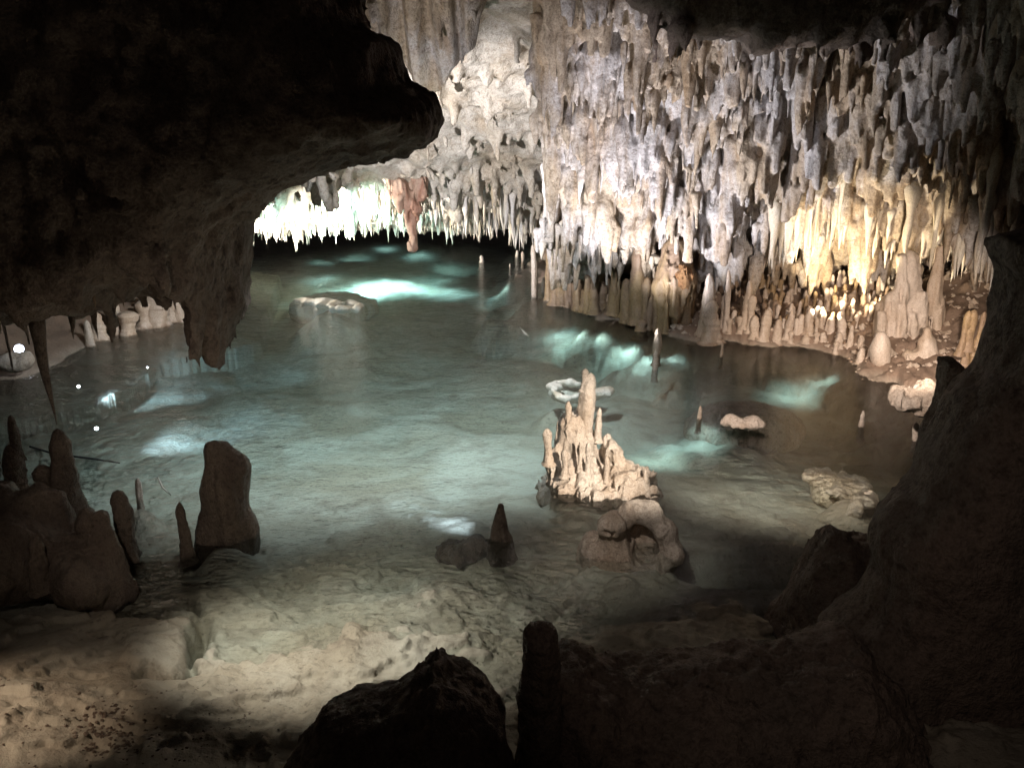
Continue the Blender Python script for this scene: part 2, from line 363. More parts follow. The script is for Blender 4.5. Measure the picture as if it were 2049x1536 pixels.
def build_bed():
    cols = np.concatenate([np.arange(-900, -40, 12.), np.arange(-40, 2090, 4.), np.arange(2090, 2960, 12.)]); rows = np.concatenate([np.arange(3600, 1600, -40), np.arange(1600, 446, -2.8)])
    g = np.array([[PZ(c, r)[:2] for c in (0, 1)] for r in rows])
    Y = g[:, 0, 1]; dx = g[:, 1, 0]-g[:, 0, 0]; x0 = g[:, 0, 0]
    X = x0[:, None]+dx[:, None]*cols[None]; YY = np.repeat(Y[:, None], len(cols), 1)
    Z = bed_h(X, YY); V = np.stack([X, YY, Z], -1).reshape(-1, 3)
    n, m = X.shape; i = np.arange(n*m).reshape(n, m)
    Q = np.stack([i[:-1, :-1], i[:-1, 1:], i[1:, 1:], i[1:, :-1]], -1).reshape(-1, 4)
    tag(link('pool_bed', mesh_np('pool_bed', V, Q, M_bed)), kind='structure')
build_bed()
def build_water():
    xs, ys = (-11, 9), (.2, 18.5); zb = -2.6
    V = [(xs[i], ys[j], z) for z in (0, zb) for j in (0, 1) for i in (0, 1)]
    Q = [(0, 1, 3, 2), (4, 6, 7, 5), (0, 4, 5, 1), (1, 5, 7, 3), (3, 7, 6, 2), (2, 6, 4, 0)]
    tag(link('water', mesh_np('water', np.array(V), np.array(Q), M_water, False)), kind='structure')
build_water()
def bedz(x, y): return float(bed_h(np.array([float(x)]), np.array([float(y)]))[0])
# submerged turquoise lamps just under the surface; a deeper bed gets a stronger one
for px, py, e in ((640, 494, 14), (705, 484, 20), (770, 474, 30), (835, 482, 28), (900, 494, 18), (640, 520, 20), (860, 512, 25), (640, 548, 40), (690, 540, 90), (735, 532, 150), (780, 527, 150), (825, 528, 100), (870, 535, 60), (910, 545, 30), (1060, 590, 40), (1085, 606, 60), (1110, 618, 80), (1140, 622, 90), (1165, 626, 100), (1190, 630, 110), (1215, 636, 110), (1240, 643, 100), (1265, 652, 90), (1290, 664, 70), (1315, 676, 60), (1150, 650, 60), (1200, 660, 70), (1250, 676, 60), (1120, 640, 45), (1290, 700, 40), (1345, 700, 40), (1000, 560, 30), (1590, 742, 25), (1650, 735, 25), (1760, 765, 25), (1400, 838, 30), (1310, 850, 30)):
    p = PZ(px, py, -.02); d = -bedz(p[0], p[1])
    if d > .13: spot(p, p+np.array([.05, .12, -1]), e*(d-.02)**2*3.4, TEAL, 128, 1.0, .06)
# ------------------------------------------------------------------ ceiling over the right bank (wall of dripstone)
ctl, val = [], []
def C3(px, py, Y):
    p = PY(px, py, Y); ctl.append(p[:2]); val.append(p[2])
for px, dy in ((900, .2), (1060, .1), (1200, 0), (1350, -.15), (1500, -.1), (1650, -.2), (1800, -.5), (1950, -1.0), (2100, -1.6), (2300, -2.2)):
    k = 1+dy/9
    for py, Y in ((-420, 6.6), (-250, 7.2), (0, 8.1), (100, 8.4), (200, 8.65), (300, 8.9), (430, 9.3), (505, 9.6)): C3(px, py, Y*k)
    p = PY(px, 505, 9.6*k)
    ctl.append(p[:2]*1.2); val.append(.85); ctl.append(p[:2]*1.45); val.append(.8)
zc_wall = tps(ctl, val, .02)
def rib_x(y): return np.interp(y, [3, 4, 6.5, 8, 8.6, 9.4, 10.5, 12], [-.45, -.3, -.09, .17, .25, .40, .46, .5])
def build_wall():
    h = .021
    ax = grid((-.6, 5.6, .25), (5.6, 11.0, 3.5), h)
    X, Y = np.meshgrid(ax[0], ax[1], indexing='ij')
    zc = zc_wall(X, Y)
    zc = zc+fbm(X*1.3, Y*1.3, X*0+5, 3)*.22+np.abs(fbm(X*3.2, Y*1.6, X*0+1, 3))*.16
    D = ((zc.astype(np.float32))[:, :, None]-ax[2][None, None, :])*.72
    rx = (rib_x(ax[1])[None, :]-ax[0][:, None]).astype(np.float32)
    D = smax(D, rx[:, :, None]+0*D, .2)
    # dripstone fingers; the lip that cuts the light off is a beam added later
    n = 0
    R = random.Random(5)
    def root(px, py, off):
        kk = 1+np.interp(px, [900, 1060, 1200, 1350, 1500, 1650, 1800, 1950, 2100, 2300], [.2, .1, 0, -.15, -.1, -.2, -.5, -1, -1.6, -2.2])/9
        return PY(px, py, np.interp(py, [-420, -250, 0, 100, 200, 300, 430, 505], [6.6, 7.2, 8.1, 8.4, 8.65, 8.9, 9.3, 9.6])*kk-off)
    while n < 620:
        n += 1
        px = R.uniform(1000, 2200); py = R.uniform(-150, 500)
        x, y, z = root(px, py, R.uniform(-.02, .08))
        if x < rib_x(y)+.02: continue
        L = R.choice((.25, .35, .5, .65))*R.uniform(.7, 1.3); r0 = R.uniform(.035, .095)
        a = np.array([x, y+.08, z+.25]); m = np.array([x+R.uniform(-.02, .02), y, z-L*.25]); b = np.array([x+R.uniform(-.03, .03), y+R.uniform(-.02, .02), max(z-L, .35)])
        add_cone(D, ax, h, a, m, r0*.7, r0, .06); add_cone(D, ax, h, m, b, r0, .006, .03)
        for i in range(R.randrange(3, 8)):       # smaller teeth around the big one
            t = R.uniform(.0, .75); c = m+(b-m)*t+np.array([R.gauss(0, r0*.9), R.uniform(-.08, .02), .0]); l = L*R.uniform(.2, .5); r = R.uniform(.014, .035)
            add_cone(D, ax, h, c+np.array([0, .03, .06]), c-np.array([0, 0, max(min(l, c[2]-.35), .02)]), r*1.3, .004, .025)
    def rough(x, y, z):
        return fbm(x*3.6, y*3.6, z*1.1, 4, .5)*.06+np.abs(fbm(x*10, y*8, z*1.1, 3))*.06-.02+fbm(x*14, y*14, z*4, 3)*.016
    band(D, ax, .2, rough)
    V, Q = nets(D, ax, h)
    return V, Q
Vw, Qw = build_wall()
# ------------------------------------------------------------------ the far dome and the low ceiling at the far end
ctl, val = [], []
for px, L in ((1150, ((60, 8.6), (200, 10.2), (330, 12.0), (420, 13.2), (462, 13.9))), (1000, ((60, 8.8), (150, 10.0), (250, 11.3), (330, 12.3), (420, 13.6), (462, 14.3))),
              (860, ((100, 9.0), (200, 10.4), (330, 11.8), (410, 13.2), (450, 14.0))), (740, ((60, 8.4), (200, 9.8), (330, 11.6), (400, 12.9), (440, 13.7))),
              (600, ((100, 8.2), (300, 10.4), (380, 11.9), (440, 13.0))), (450, ((100, 8), (300, 9.9), (400, 11.3), (450, 12.2))), (200, ((100, 7.5), (300, 9), (420, 10.0), (480, 11)))):
    for py, Y in L: C3(px, py, Y)
    p = PY(px, *L[-1]); ctl.append(p[:2]*1.12); val.append(.3); ctl.append(p[:2]*1.3); val.append(.35)
zc_dome = tps(ctl, val, .02)
def build_dome():
    h = .034
    ax = grid((-7.2, 7.4, .04), (.95, 16.2, 3.3), h)
    X, Y = np.meshgrid(ax[0], ax[1], indexing='ij')
    zc = np.maximum(zc_dome(X, Y), .2)
    zc = zc+fbm(X*.9, Y*.9, X*0+2, 4)*.26+np.abs(fbm(X*2.6, Y*1.3, X*0+8, 3))*.12
    D = ((zc.astype(np.float32))[:, :, None]-ax[2][None, None, :])*.72
    R = random.Random(9); n = 0
    while n < 1500:
        x = R.uniform(-6, .9); y = R.uniform(9, 15.6)
        i = int((x-ax[0][0])/h); j = int((y-ax[1][0])/h); z = float(zc[i, j])
        if z > 1.5 and R.random() < .8: continue
        if z < .5 and R.random() < .75: continue
        L = R.choice((.1, .16, .26, .36))*R.uniform(.7, 1.3); r0 = R.uniform(.025, .07)
        add_cone(D, ax, h, np.array([x, y, z+.1]), np.array([x, y, max(z-L, .06)]), r0, .006, .04); n += 1
    band(D, ax, .2, lambda x, y, z: (fbm(x*2.2+z, y*2.2, z*2.2, 5, .6)*.13+np.abs(fbm(x*5+z*5, y*3, z*1.2, 4, .6))*.06-.02)*np.clip((z-.15)/.8, .12, 1))
    return nets(D, ax, h)
Vd, Qd = build_dome()
me = mesh_np('cave_ceiling', np.concatenate([Vw, Vd]), np.concatenate([Qw, Qd+len(Vw)]), M_wall)
me.materials.append(M_dome)
me.polygons.foreach_set('material_index', np.concatenate([np.zeros(len(Qw), np.int32), np.ones(len(Qd), np.int32)]))
tag(link('cave_ceiling', me), kind='structure')
bvh = BVHTree.FromPolygons(me.vertices[:] and [tuple(v) for v in np.concatenate([Vw, Vd]).tolist()], np.concatenate([Qw, Qd+len(Vw)]).tolist())
def roof():
    xs = np.arange(-9, 9.01, .15); ys = np.arange(4.2, 17.6, .15); X, Y = np.meshgrid(xs, ys)
    Z = 4.0-.1*np.maximum(Y-9, 0)+fbm(X*.8, Y*.8, X*0, 4)*.3+fbm(X*3, Y*3, X*0+4, 3)*.08
    n, m = X.shape; i = np.arange(n*m).reshape(n, m)
    Q = np.stack([i[:-1, :-1], i[1:, :-1], i[1:, 1:], i[:-1, 1:]], -1).reshape(-1, 4)
    tag(link('cave_roof', mesh_np('cave_roof', np.stack([X, Y, Z], -1).reshape(-1, 3), Q, M_dark)), kind='structure')
roof()
# ------------------------------------------------------------------ generic rock builders
def blob(name, mat, prims, h=.02, k=.05, amp=.02, fr=6, zs=.6, negs=(), label=None, cat=None, group=None, parent=None, nk=.015, ridge=0):
    """prims: ('e', centre, radii) or ('c', a, b, ra, rb); negs the same, cut out"""
    lo = np.full(3, 1e9); hi = -lo
    for p in prims:
        if p[0] == 'e': l, u = np.array(p[1])-p[2], np.array(p[1])+p[2]
        else:
            r = max(p[3], p[4]); l = np.minimum(p[1], p[2])-r; u = np.maximum(p[1], p[2])+r
        lo = np.minimum(lo, l); hi = np.maximum(hi, u)
    lo -= amp+ridge+3*h; hi += amp+ridge+3*h
    ax = grid(lo, hi, h); P = (ax[0][:, None, None], ax[1][None, :, None], ax[2][None, None, :])
    f = lambda p: ell_sdf(P, p[1], p[2]) if p[0] == 'e' else cone_sdf(P, p[1], p[2], p[3], p[4])
    D = None
    for p in prims: D = f(p) if D is None else smin(D, f(p), k)
    D = np.array(np.broadcast_to(D, [len(a) for a in ax]), dtype=np.float32)
    for p in negs: D = smax(D, -f(p), nk)
    band(D, ax, .3, lambda x, y, z: fbm(x*fr, y*fr, z*fr*zs, 4)*amp*1.6+(np.abs(fbm(x*fr*2, y*fr*2, z*fr*zs, 3))*ridge*2-ridge*.4 if ridge else 0))
    V, Q = nets(D.astype(np.float32), ax, h)
    c = V.mean(0); c[2] = V[:, 2].min()
    o = link(name, mesh_np(name, V-c, Q, mat), parent); o.location = c
    if label: tag(o, label, cat, group)
    return o
def slab(name, mat, outline, Y0, T, h=.03, amp=.05, fr=3, label=None, cat=None, rnd_=.6, group=None, drips=0, seed=1, tilt=0, ridge=.02, dripspec=None):
    """a rock mass whose cross-section at depth Y0 is the outline; it is rounded towards the front and the back over +-T"""
    pts = [PY(px, py, Y0) for px, py in outline]; pts = [(p[0], p[2]) for p in pts]
    a = np.array(pts); lo = (max(a[:, 0].min(), -6)-.15, Y0-T-.1, max(a[:, 1].min(), -1.2)-.15); hi = (min(a[:, 0].max(), 6)+.15, Y0+T+.1, min(a[:, 1].max(), 5)+.15)
    ax = grid(lo, hi, h)
    X, Z = np.meshgrid(ax[0], ax[2], indexing='ij')
    d2 = poly_sdf(X, Z, pts).astype(np.float32)
    t = ((ax[1]-Y0)/T).astype(np.float32)
    sh = (rnd_*T*(1-np.sqrt(np.clip(1-t*t, 0, 1)))).astype(np.float32)
    D = d2[:, None, :]+sh[None, :, None]
    D = smax(D, (np.abs(ax[1]-Y0)-T)[None, :, None]+0*D, .1).astype(np.float32)
    R = random.Random(seed)
    for i in range(drips):
        px, py, dy, L, r = dripspec(R)
        p = PY(px, py, Y0+dy)
        add_cone(D, ax, h, p+np.array([0, 0, .08]), p-np.array([0, 0, L]), r, .012, .06)
    D = np.array(D)
    band(D, ax, .35, lambda x, y, z: fbm(x*fr, y*fr, z*fr*.7, 5, .6)*amp+np.abs(fbm(x*fr*2.2, y*fr*2.2, z*fr, 4, .6))*ridge+fbm(x*fr*5, y*fr*5, z*fr*4, 3)*h*.9)
    V, Q = nets(D, ax, h); c = V.mean(0); c[2] = V[:, 2].min()
    o = link(name, mesh_np(name, V-c, Q, mat)); o.location = c
    if label: tag(o, label, cat, group)
    return o
# ------------------------------------------------------------------ dark rock framing the view
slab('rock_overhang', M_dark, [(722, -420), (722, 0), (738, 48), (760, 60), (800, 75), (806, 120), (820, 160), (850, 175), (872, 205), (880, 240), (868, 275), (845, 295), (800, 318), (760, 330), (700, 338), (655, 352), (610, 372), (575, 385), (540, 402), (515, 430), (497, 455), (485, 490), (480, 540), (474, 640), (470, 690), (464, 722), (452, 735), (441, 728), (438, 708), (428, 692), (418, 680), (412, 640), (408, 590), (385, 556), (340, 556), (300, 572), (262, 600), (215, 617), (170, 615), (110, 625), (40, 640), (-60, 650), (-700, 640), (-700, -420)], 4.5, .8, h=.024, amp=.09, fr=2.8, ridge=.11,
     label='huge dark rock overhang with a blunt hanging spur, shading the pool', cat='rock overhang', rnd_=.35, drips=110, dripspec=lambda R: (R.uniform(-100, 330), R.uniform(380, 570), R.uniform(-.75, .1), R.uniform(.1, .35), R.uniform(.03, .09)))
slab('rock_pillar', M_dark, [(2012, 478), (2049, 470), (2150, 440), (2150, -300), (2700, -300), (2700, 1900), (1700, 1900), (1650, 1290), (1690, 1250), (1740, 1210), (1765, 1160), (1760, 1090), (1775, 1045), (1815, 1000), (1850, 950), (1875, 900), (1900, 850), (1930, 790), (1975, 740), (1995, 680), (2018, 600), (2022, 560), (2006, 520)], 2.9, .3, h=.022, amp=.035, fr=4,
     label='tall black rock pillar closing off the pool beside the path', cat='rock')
slab('rock_fin', M_dark, [(1882, 715), (1905, 712), (1925, 730), (1960, 790), (1960, 900), (1880, 1010), (1800, 1045), (1775, 1040), (1770, 1020), (1800, 985), (1830, 960), (1838, 900), (1850, 850), (1875, 800)], 3.5, .14, h=.015, amp=.02, fr=6, label='thin black rock fin leaning in front of the tall pillar', cat='rock')
slab('boulder', M_dark, [(520, 1700), (575, 1520), (610, 1470), (640, 1440), (700, 1425), (760, 1415), (800, 1390), (825, 1375), (832, 1350), (850, 1352), (862, 1338), (890, 1345), (905, 1365), (940, 1375), (975, 1400), (1000, 1425), (1020, 1460), (1040, 1800), (520, 1800)], 2.25, .3, h=.013, amp=.03, fr=7, ridge=.035, label='black boulder with a small peaked top in front of the pale silt', cat='boulder')
slab('rock_stump', M_dark, [(1042, 1262), (1060, 1248), (1090, 1246), (1112, 1258), (1120, 1290), (1124, 1350), (1135, 1700), (1020, 1700), (1035, 1420)], 2.4, .09, h=.01, amp=.018, fr=9, ridge=.015, label='black flat-topped stump of rock standing on the near ledge', cat='stalagmite')
slab('rock_ledge', M_dark, [(1095, 1330), (1150, 1318), (1200, 1335), (1250, 1356), (1300, 1352), (1400, 1338), (1500, 1328), (1580, 1322), (1640, 1306), (1720, 1280), (1900, 1500), (1900, 1900), (1000, 1900), (1060, 1480)], 2.6, .32, h=.014, amp=.045, fr=7, ridge=.06, label='dim rough brown ledge beside the black stump', cat='rock ledge')
slab('boulder', M_dark, [(1560, 1235), (1595, 1170), (1618, 1120), (1640, 1082), (1668, 1062), (1692, 1070), (1712, 1088), (1745, 1078), (1790, 1080), (1850, 1110), (1850, 1400), (1500, 1400), (1520, 1290)], 3.45, .3, h=.014, amp=.06, fr=5, ridge=.05, label='dim purplish boulder at the water beside the black pillar', cat='boulder')
slab('added_beam', M_dark, [(1130, -200), (1180, -60), (1262, 5), (1300, 35), (1345, 60), (1400, 82), (1450, 78), (1480, 84), (1500, 112), (1520, 116), (1560, 94), (1600, 100), (1640, 92), (1690, 98), (1720, 70), (1800, 40), (1900, 10), (2000, -60), (2300, -200), (2300, -400), (1130, -400)], 7.1, .3, h=.025, amp=.06, fr=4, ridge=.03, drips=90, dripspec=lambda R: (R.uniform(1300, 1900), R.uniform(20, 85), R.uniform(-.25, .25), R.uniform(.05, .25), R.uniform(.03, .08)), label='unlit beam of ceiling rock added for shade above the bright dripstone wall', cat='rock beam')  # lip added to keep the ceiling band above the wall dark
# ------------------------------------------------------------------ flowstone curtain and rusty pendant
def curtain():
    Y0 = 7.9
    outl = [(690, -160), (1010, -160), (985, -20), (962, 40), (952, 96), (930, 112), (905, 140), (885, 182), (850, 184), (822, 168), (800, 120), (770, 110), (745, 80), (720, 60)]
    pts = [PY(a, b, Y0) for a, b in outl]; pts = [(p[0], p[2]) for p in pts]
    h = .022; ax = grid((-1.75, 6.9, 2.3), (.1, 8.6, 3.9), h)
    X, Z = np.meshgrid(ax[0], ax[2], indexing='ij'); d2 = poly_sdf(X, Z, pts).astype(np.float32)
    # pleats: the sheet waves in depth, more so higher up
    w = (np.sin(X*24+fbm(X*3, Z*.5, X*0, 2)*4)*.07+np.sin(X*53+Z*2+fbm(X*6, Z, X*0, 2)*3)*.025).astype(np.float32)
    yc = Y0-(Z-2.7)*.35+w
    dy = np.abs(ax[1][None, :, None]-yc[:, None, :])-(.05+.06*np.clip(Z-2.6, 0, 1))[:, None, :]
    D = smax(d2[:, None, :]+0*dy, dy, .06).astype(np.float32)
    R = random.Random(3)
    for i in range(22):
        px = R.uniform(730, 950); py = R.uniform(-60, 60); p = PY(px, py, Y0-R.uniform(.05, .35))
        add_cone(D, ax, h, p+np.array([0, .1, .12]), p-np.array([0, 0, R.uniform(.1, .28)]), R.uniform(.03, .055), .008, .06)
    band(D, ax, .1, lambda x, y, z: fbm(x*7, y*7, z*2, 4)*.025)
    V, Q = nets(D, ax, h); c = V.mean(0); c[2] = V[:, 2].min()
    o = link('flowstone_curtain', mesh_np('flowstone_curtain', V-c, Q, M_wall)); o.location = c
    tag(o, 'pleated grey and tan flowstone curtain hanging above the far dome', 'flowstone')
curtain()
def W(px, py, Y): return PY(px, py, Y)
Yp = 12.3
blob('hanging_rock', M_red, [('c', W(780, 345, Yp), W(795, 400, Yp), .1, .07), ('c', W(800, 370, Yp), W(832, 420, Yp), .1, .1), ('c', W(832, 345, Yp+.1), W(845, 390, Yp), .13, .09), ('c', W(825, 410, Yp), W(838, 438, Yp), .1, .03), ('c', W(816, 425, Yp), W(820, 465, Yp), .05, .04), ('c', W(824, 440, Yp), W(826, 494, Yp), .05, .06), ('c', W(800, 395, Yp-.1), W(803, 425, Yp-.1), .05, .015)],
     h=.018, k=.035, amp=.04, fr=8, zs=.4, ridge=.05, label='rusty red-brown rock hanging under the dome at the far end', cat='hanging rock')
# ------------------------------------------------------------------ prototypes of dripstone
def lathe(name, prof, mat, seg=14, lump=.1, bend=.05, seed=0, flat=1.0, zs=3.0):
    n = len(prof); th = np.linspace(0, 2*np.pi, seg, endpoint=False)
    t = np.array([p[0] for p in prof]); r = np.array([p[1] for p in prof])
    Rr = r[:, None]*np.ones(seg)[None]; ct, st = np.cos(th)[None], np.sin(th)[None]; T = t[:, None]+0*Rr
    nz = fbm(ct*1.2+seed*7.1, st*1.2+seed*3.3, T*zs+seed, 3); nz2 = fbm(ct*2.5+seed*7.1, st*2.5+seed*3.3, T*zs*3+seed, 2)
    Rr = Rr*(1+lump*nz*2.2+lump*nz2*.8)
    bx = bend*fbm(t*2+seed, t*0+1, t*0, 2)*np.abs(t)*3; by = bend*fbm(t*2+seed, t*0+5, t*0, 2)*np.abs(t)*3
    V = np.stack([Rr*ct+bx[:, None], Rr*st*flat+by[:, None], T], -1).reshape(-1, 3)
    i = np.arange(n*seg).reshape(n, seg); j = np.roll(i, -1, 1)
    Q = np.stack([i[:-1], j[:-1], j[1:], i[1:]], -1).reshape(-1, 4)
    if prof[-1][0] < prof[0][0]: Q = Q[:, ::-1]
    me = mesh_np(name, V, Q, mat); return me
def tite_profile(kind, R):
    out = []
    for q in np.linspace(0, 1, 22):
        if kind == 0: r = (1-q)**.9
        elif kind == 1: r = (1-q)**.8*(.78+.22*math.sin(q*11+R.random()*.2))
        elif kind == 2: r = .35*(1-q)**.4+.65*max(0, 1-q*2.6)**1.5
        else: r = (1-q)**1.3
        r *= min(1, .12+q*7)
        out.append((-q, max(r, .02)))
    return out
def mite_profile(kind):
    out = []
    for q in np.linspace(0, 1, 34):
        cap = math.sqrt(max(0, 1-(max(0, q-.78)/.22)**2))
        body = (1-.22*q+.05*math.sin(q*13)) if kind == 0 else (.8+.16*math.cos(q*7)) if kind == 1 else (1-.55*q+.05*math.sin(q*16))
        r = (body+.35*max(0, 1-q*6)**2)*cap*(1+.035*math.sin(q*38+kind)+.025*math.sin(q*61))
        out.append((q, max(r, .03)))
    return out
R0 = random.Random(21)
def tites(mat, n=10): return [lathe('stalactite', tite_profile(i % 4, R0), mat, 14, .2, .08, i*1.7+R0.random(), R0.uniform(.55, 1)) for i in range(n)]
def mites(mat, n=9): return [lathe('stalagmite', mite_profile(i % 3), mat, 16, .17, .12, i*2.3+R0.random(), R0.uniform(.8, 1), 2.0) for i in range(n)]
T_gen, T_white, T_brown, T_dark = tites(M_tite), tites(M_titew), tites(M_brown, 6), tites(M_dark, 6)
G_gen, G_brown, G_dark, G_pale = mites(M_mite), mites(M_brown), mites(M_left), mites(M_pale, 6)
def tite(px, py, Y, label, group, protos, r=None, maxL=1.3, defL=.3, ratio=.14, name='stalactite'):
    p = PY(px, py, Y)
    if p[2] < .02: p = p+np.array([0, 0, .03-p[2]])
    hit = bvh.ray_cast(Vector(p)+Vector((0, 0, .01)), Vector((0, 0, 1)), maxL)
    if hit[0] is None or hit[1].z > 0: return None
    L = hit[3]+.09+.25*min(hit[3], .5)
    o = link(name, R0.choice(protos)); o.location = (p[0], p[1], p[2]+L)
    rr = r if r else max(.012, min(L*ratio*R0.uniform(.75, 1.3), .09))
    o.scale = (rr, rr, L); o.rotation_euler = (0, 0, R0.uniform(0, 6.28))
    return tag(o, label, 'stalactite', group)
def mite(px, ytop, ybase, w, label, group, protos, z=None, lean=0, name='stalagmite', kind=None, Y=None):
    """stalagmite seen from ytop to ybase; stands where the ray through its foot meets the bank"""
    given = Y is not None
    if Y is None:
        yy = np.arange(3, 15.5, .03); d = ray(px, ybase); q = np.array([0, 0, H])[None]+d[None]*(yy/d[1])[:, None]
        hit = np.nonzero(q[:, 2] <= np.maximum(bed_h(q[:, 0], q[:, 1]), 0)+.01)[0]
        Y = float(yy[hit[0]]) if len(hit) else PZ(px, ybase)[1]
    b = PY(px, ybase, Y); t = PY(px, ytop, Y); hgt = t[2]-b[2]
    zb = min(b[2], bedz(b[0], b[1]))-.03
    zb = max(zb, b[2]-(.05 if given else .13))
    o = link(name, protos[kind] if kind is not None else R0.choice(protos)); o.location = (b[0], b[1], zb)
    rr = w/F*Y*.5*1.2; o.scale = (rr, rr, t[2]-zb); o.rotation_euler = (R0.uniform(-.06, .06), lean or R0.uniform(-.05, .05), R0.uniform(0, 6.28) if not lean else 0)
    return tag(o, label, 'stalagmite', group)
# far fringe, blown out white
lab = 'small glaring white stalactite in the brightly lit fringe low over the far water'
def fringe_y(px): return np.interp(px, [480, 500, 540, 590, 640, 700, 760, 800], [500, 505, 498, 478, 474, 476, 462, 448])
for i in range(100):
    px = 484+(800-484)*(i+R0.random())/100
    tite(px, fringe_y(px)-R0.random()**1.2*70, R0.uniform(12.4, 13.5), lab, 'white fringe stalactites at the far end', T_white, ratio=.12, maxL=.7)
lab = 'thin tan stalactite along the low edge of the beige dome'
for i in range(90):
    px = 850+(1075-850)*(i+R0.random())/90
    py = np.interp(px, [850, 900, 950, 1000, 1050, 1080], [452, 470, 488, 492, 505, 520])
    tite(px, py-R0.random()**1.2*45, R0.uniform(12.6, 14.0), lab, 'tan stalactites under the dome', T_gen, ratio=.15, maxL=.6)
# large ones along the foot of the bright wall
big = [(1085, 520, 9.6, .06), (1105, 535, 9.5, .07), (1130, 515, 9.4, .08), (1152, 541, 9.0, .13), (1178, 535, 9.1, .08), (1220, 552, 8.9, .16), (1246, 520, 9.1, .07), (1262, 505, 9.2, .08), (1285, 530, 9.3, .09), (1305, 552, 9.1, .10), (1331, 580, 8.8, .08), (1362, 545, 9.0, .09), (1385, 525, 9.2, .08), (1420, 568, 8.9, .15), (1447, 592, 8.8, .2), (1470, 530, 9.1, .09), (1508, 572, 9.0, .17), (1192, 500, 9.1, .09), (1325, 500, 9.1, .1), (1400, 500, 9.1, .1)]
for i, (px, py, Y, r) in enumerate(big):
    Y = 9.38-(px-1085)*.0003+R0.uniform(-.1, .08)
    tite(px, py, Y, 'stout lavender-white stalactite at the bright foot of the dripstone wall', 'stout white stalactites at the foot of the wall', T_gen, r=r, maxL=2)
lab = 'slender white stalactite hanging from the sunless face of the bright dripstone wall'
for i in range(45):
    px = R0.uniform(1080, 1720); py = R0.uniform(180, 520)
    Y = np.interp(py, [100, 200, 300, 430, 520], [8.4, 8.65, 8.9, 9.3, 9.6])-R0.uniform(.1, .28)
    tite(px, py, Y*(1 if px < 1650 else .98), 'slender pale stalactite on the face of the bright dripstone wall', 'stalactites on the face of the wall', T_gen, ratio=.14, maxL=.9)
lab = 'golden stalactite in the warmly lit fringe above the stalagmite bank'
for i in range(110):
    px = 1515+(1935-1515)*(i+R0.random())/110
    py = np.interp(px, [1515, 1560, 1640, 1690, 1760, 1850, 1935], [545, 540, 525, 505, 545, 560, 570])
    tite(px, py-R0.random()**1.4*60, R0.uniform(8.5, 9.2)-(px-1600)*.0016, lab, 'golden stalactites of the warm fringe', T_white, ratio=.13, maxL=.6)
lab = 'thin dim stalactite in the grey clump beside the black pillar'
for i in range(16):
    px = R0.uniform(1935, 2015); tite(px, R0.uniform(520, 590), R0.uniform(7.2, 7.8), lab, 'dim stalactites beside the black pillar', T_gen, ratio=.14)
# ------------------------------------------------------------------ stalagmites of the right bank
front = [(1422, 600, 680, 40, 2), (1447, 585, 650, 14, 0), (1459, 637, 662, 15, 1), (1481, 633, 662, 15, 1), (1468, 620, 640, 10, 0), (1510, 631, 672, 18, 0), (1529, 618, 676, 21, 0), (1537, 615, 640, 12, 0), (1555, 639, 684, 17, 0), (1577, 621, 672, 22, 2), (1581, 662, 682, 12, 1), (1599, 628, 662, 15, 0), (1612, 580, 607, 13, 0), (1618, 616, 664, 17, 0), (1633, 611, 640, 12, 0), (1645, 614, 642, 13, 0), (1661, 634, 662, 16, 0), (1684, 634, 670, 16, 0), (1612, 668, 680, 18, 2), (1633, 664, 678, 12, 1), (1647, 664, 679, 18, 2), (1677, 664, 690, 18, 2), (1672, 684, 702, 14, 1), (1700, 650, 690, 14, 2), (1722, 670, 690, 12, 0), (1722, 696, 722, 14, 0), (1740, 690, 712, 12, 0), (1655, 543, 575, 17, 0), (1741, 542, 584, 12, 0), (1755, 552, 588, 12, 0), (1767, 555, 580, 9, 0), (1671, 595, 615, 11, 0), (1640, 600, 618, 10, 0), (1655, 600, 620, 9, 0), (1452, 540, 660, 12, 0), (1498, 590, 660, 17, 1), (1490, 560, 650, 22, 2)]
for px, a, b, w, k in front:
    mite(px, a, b, w, 'stubby pinkish stalagmite on the bank under the golden fringe', 'stubby stalagmites of the lit bank', G_gen, kind=k+3*R0.randrange(3))
RB = random.Random(31)
for i in range(135):
    px = RB.uniform(1470, 1800); b = RB.uniform(560, 668); hh = RB.uniform(10, 34)
    mite(px, b-hh, b, RB.uniform(8, 14), 'tiny stalagmite crowded in the gloom behind the lit bank', 'tiny stalagmites at the back of the bank', G_brown if RB.random() < .4 else G_gen)
for i in range(34):
    px = 1098+i*7.0+RB.uniform(-4, 4); base = np.interp(px, [1095, 1150, 1210, 1262, 1340], [604, 618, 626, 650, 672])-RB.random()*18
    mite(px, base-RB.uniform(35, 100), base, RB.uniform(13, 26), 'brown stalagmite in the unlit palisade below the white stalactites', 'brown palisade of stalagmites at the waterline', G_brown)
mite(1275, 490, 640, 40, 'tall golden-brown stalagmite rising above the brown palisade', None, G_brown, kind=2)
mite(1282, 640, 660, 30, 'low brown stalagmite foot at the water below the tall golden one', None, G_brown, kind=2)
o = mite(1406, 545, 668, 22, 'slender white column leaning between ceiling and bank', None, G_gen, kind=0, lean=.06)
mite(1069, 488, 592, 11, 'thin white column standing in the water off the palisade', None, G_pale, kind=0)
mite(1086, 554, 585, 7, 'little white stalagmite in the water beside the thin white column', None, G_pale, kind=0)
for px, a, b, w in ((963, 511, 524, 12), (1035, 500, 514, 6), (1045, 503, 522, 6), (1020, 527, 533, 5)):
    mite(px, a, b, w, 'tiny white stalagmite poking out of the far water', 'tiny white stalagmites in the far water', G_pale)
mite(1314, 655, 706, 15, 'pinkish post standing in the turquoise shallows off the tub', None, G_gen, kind=0)
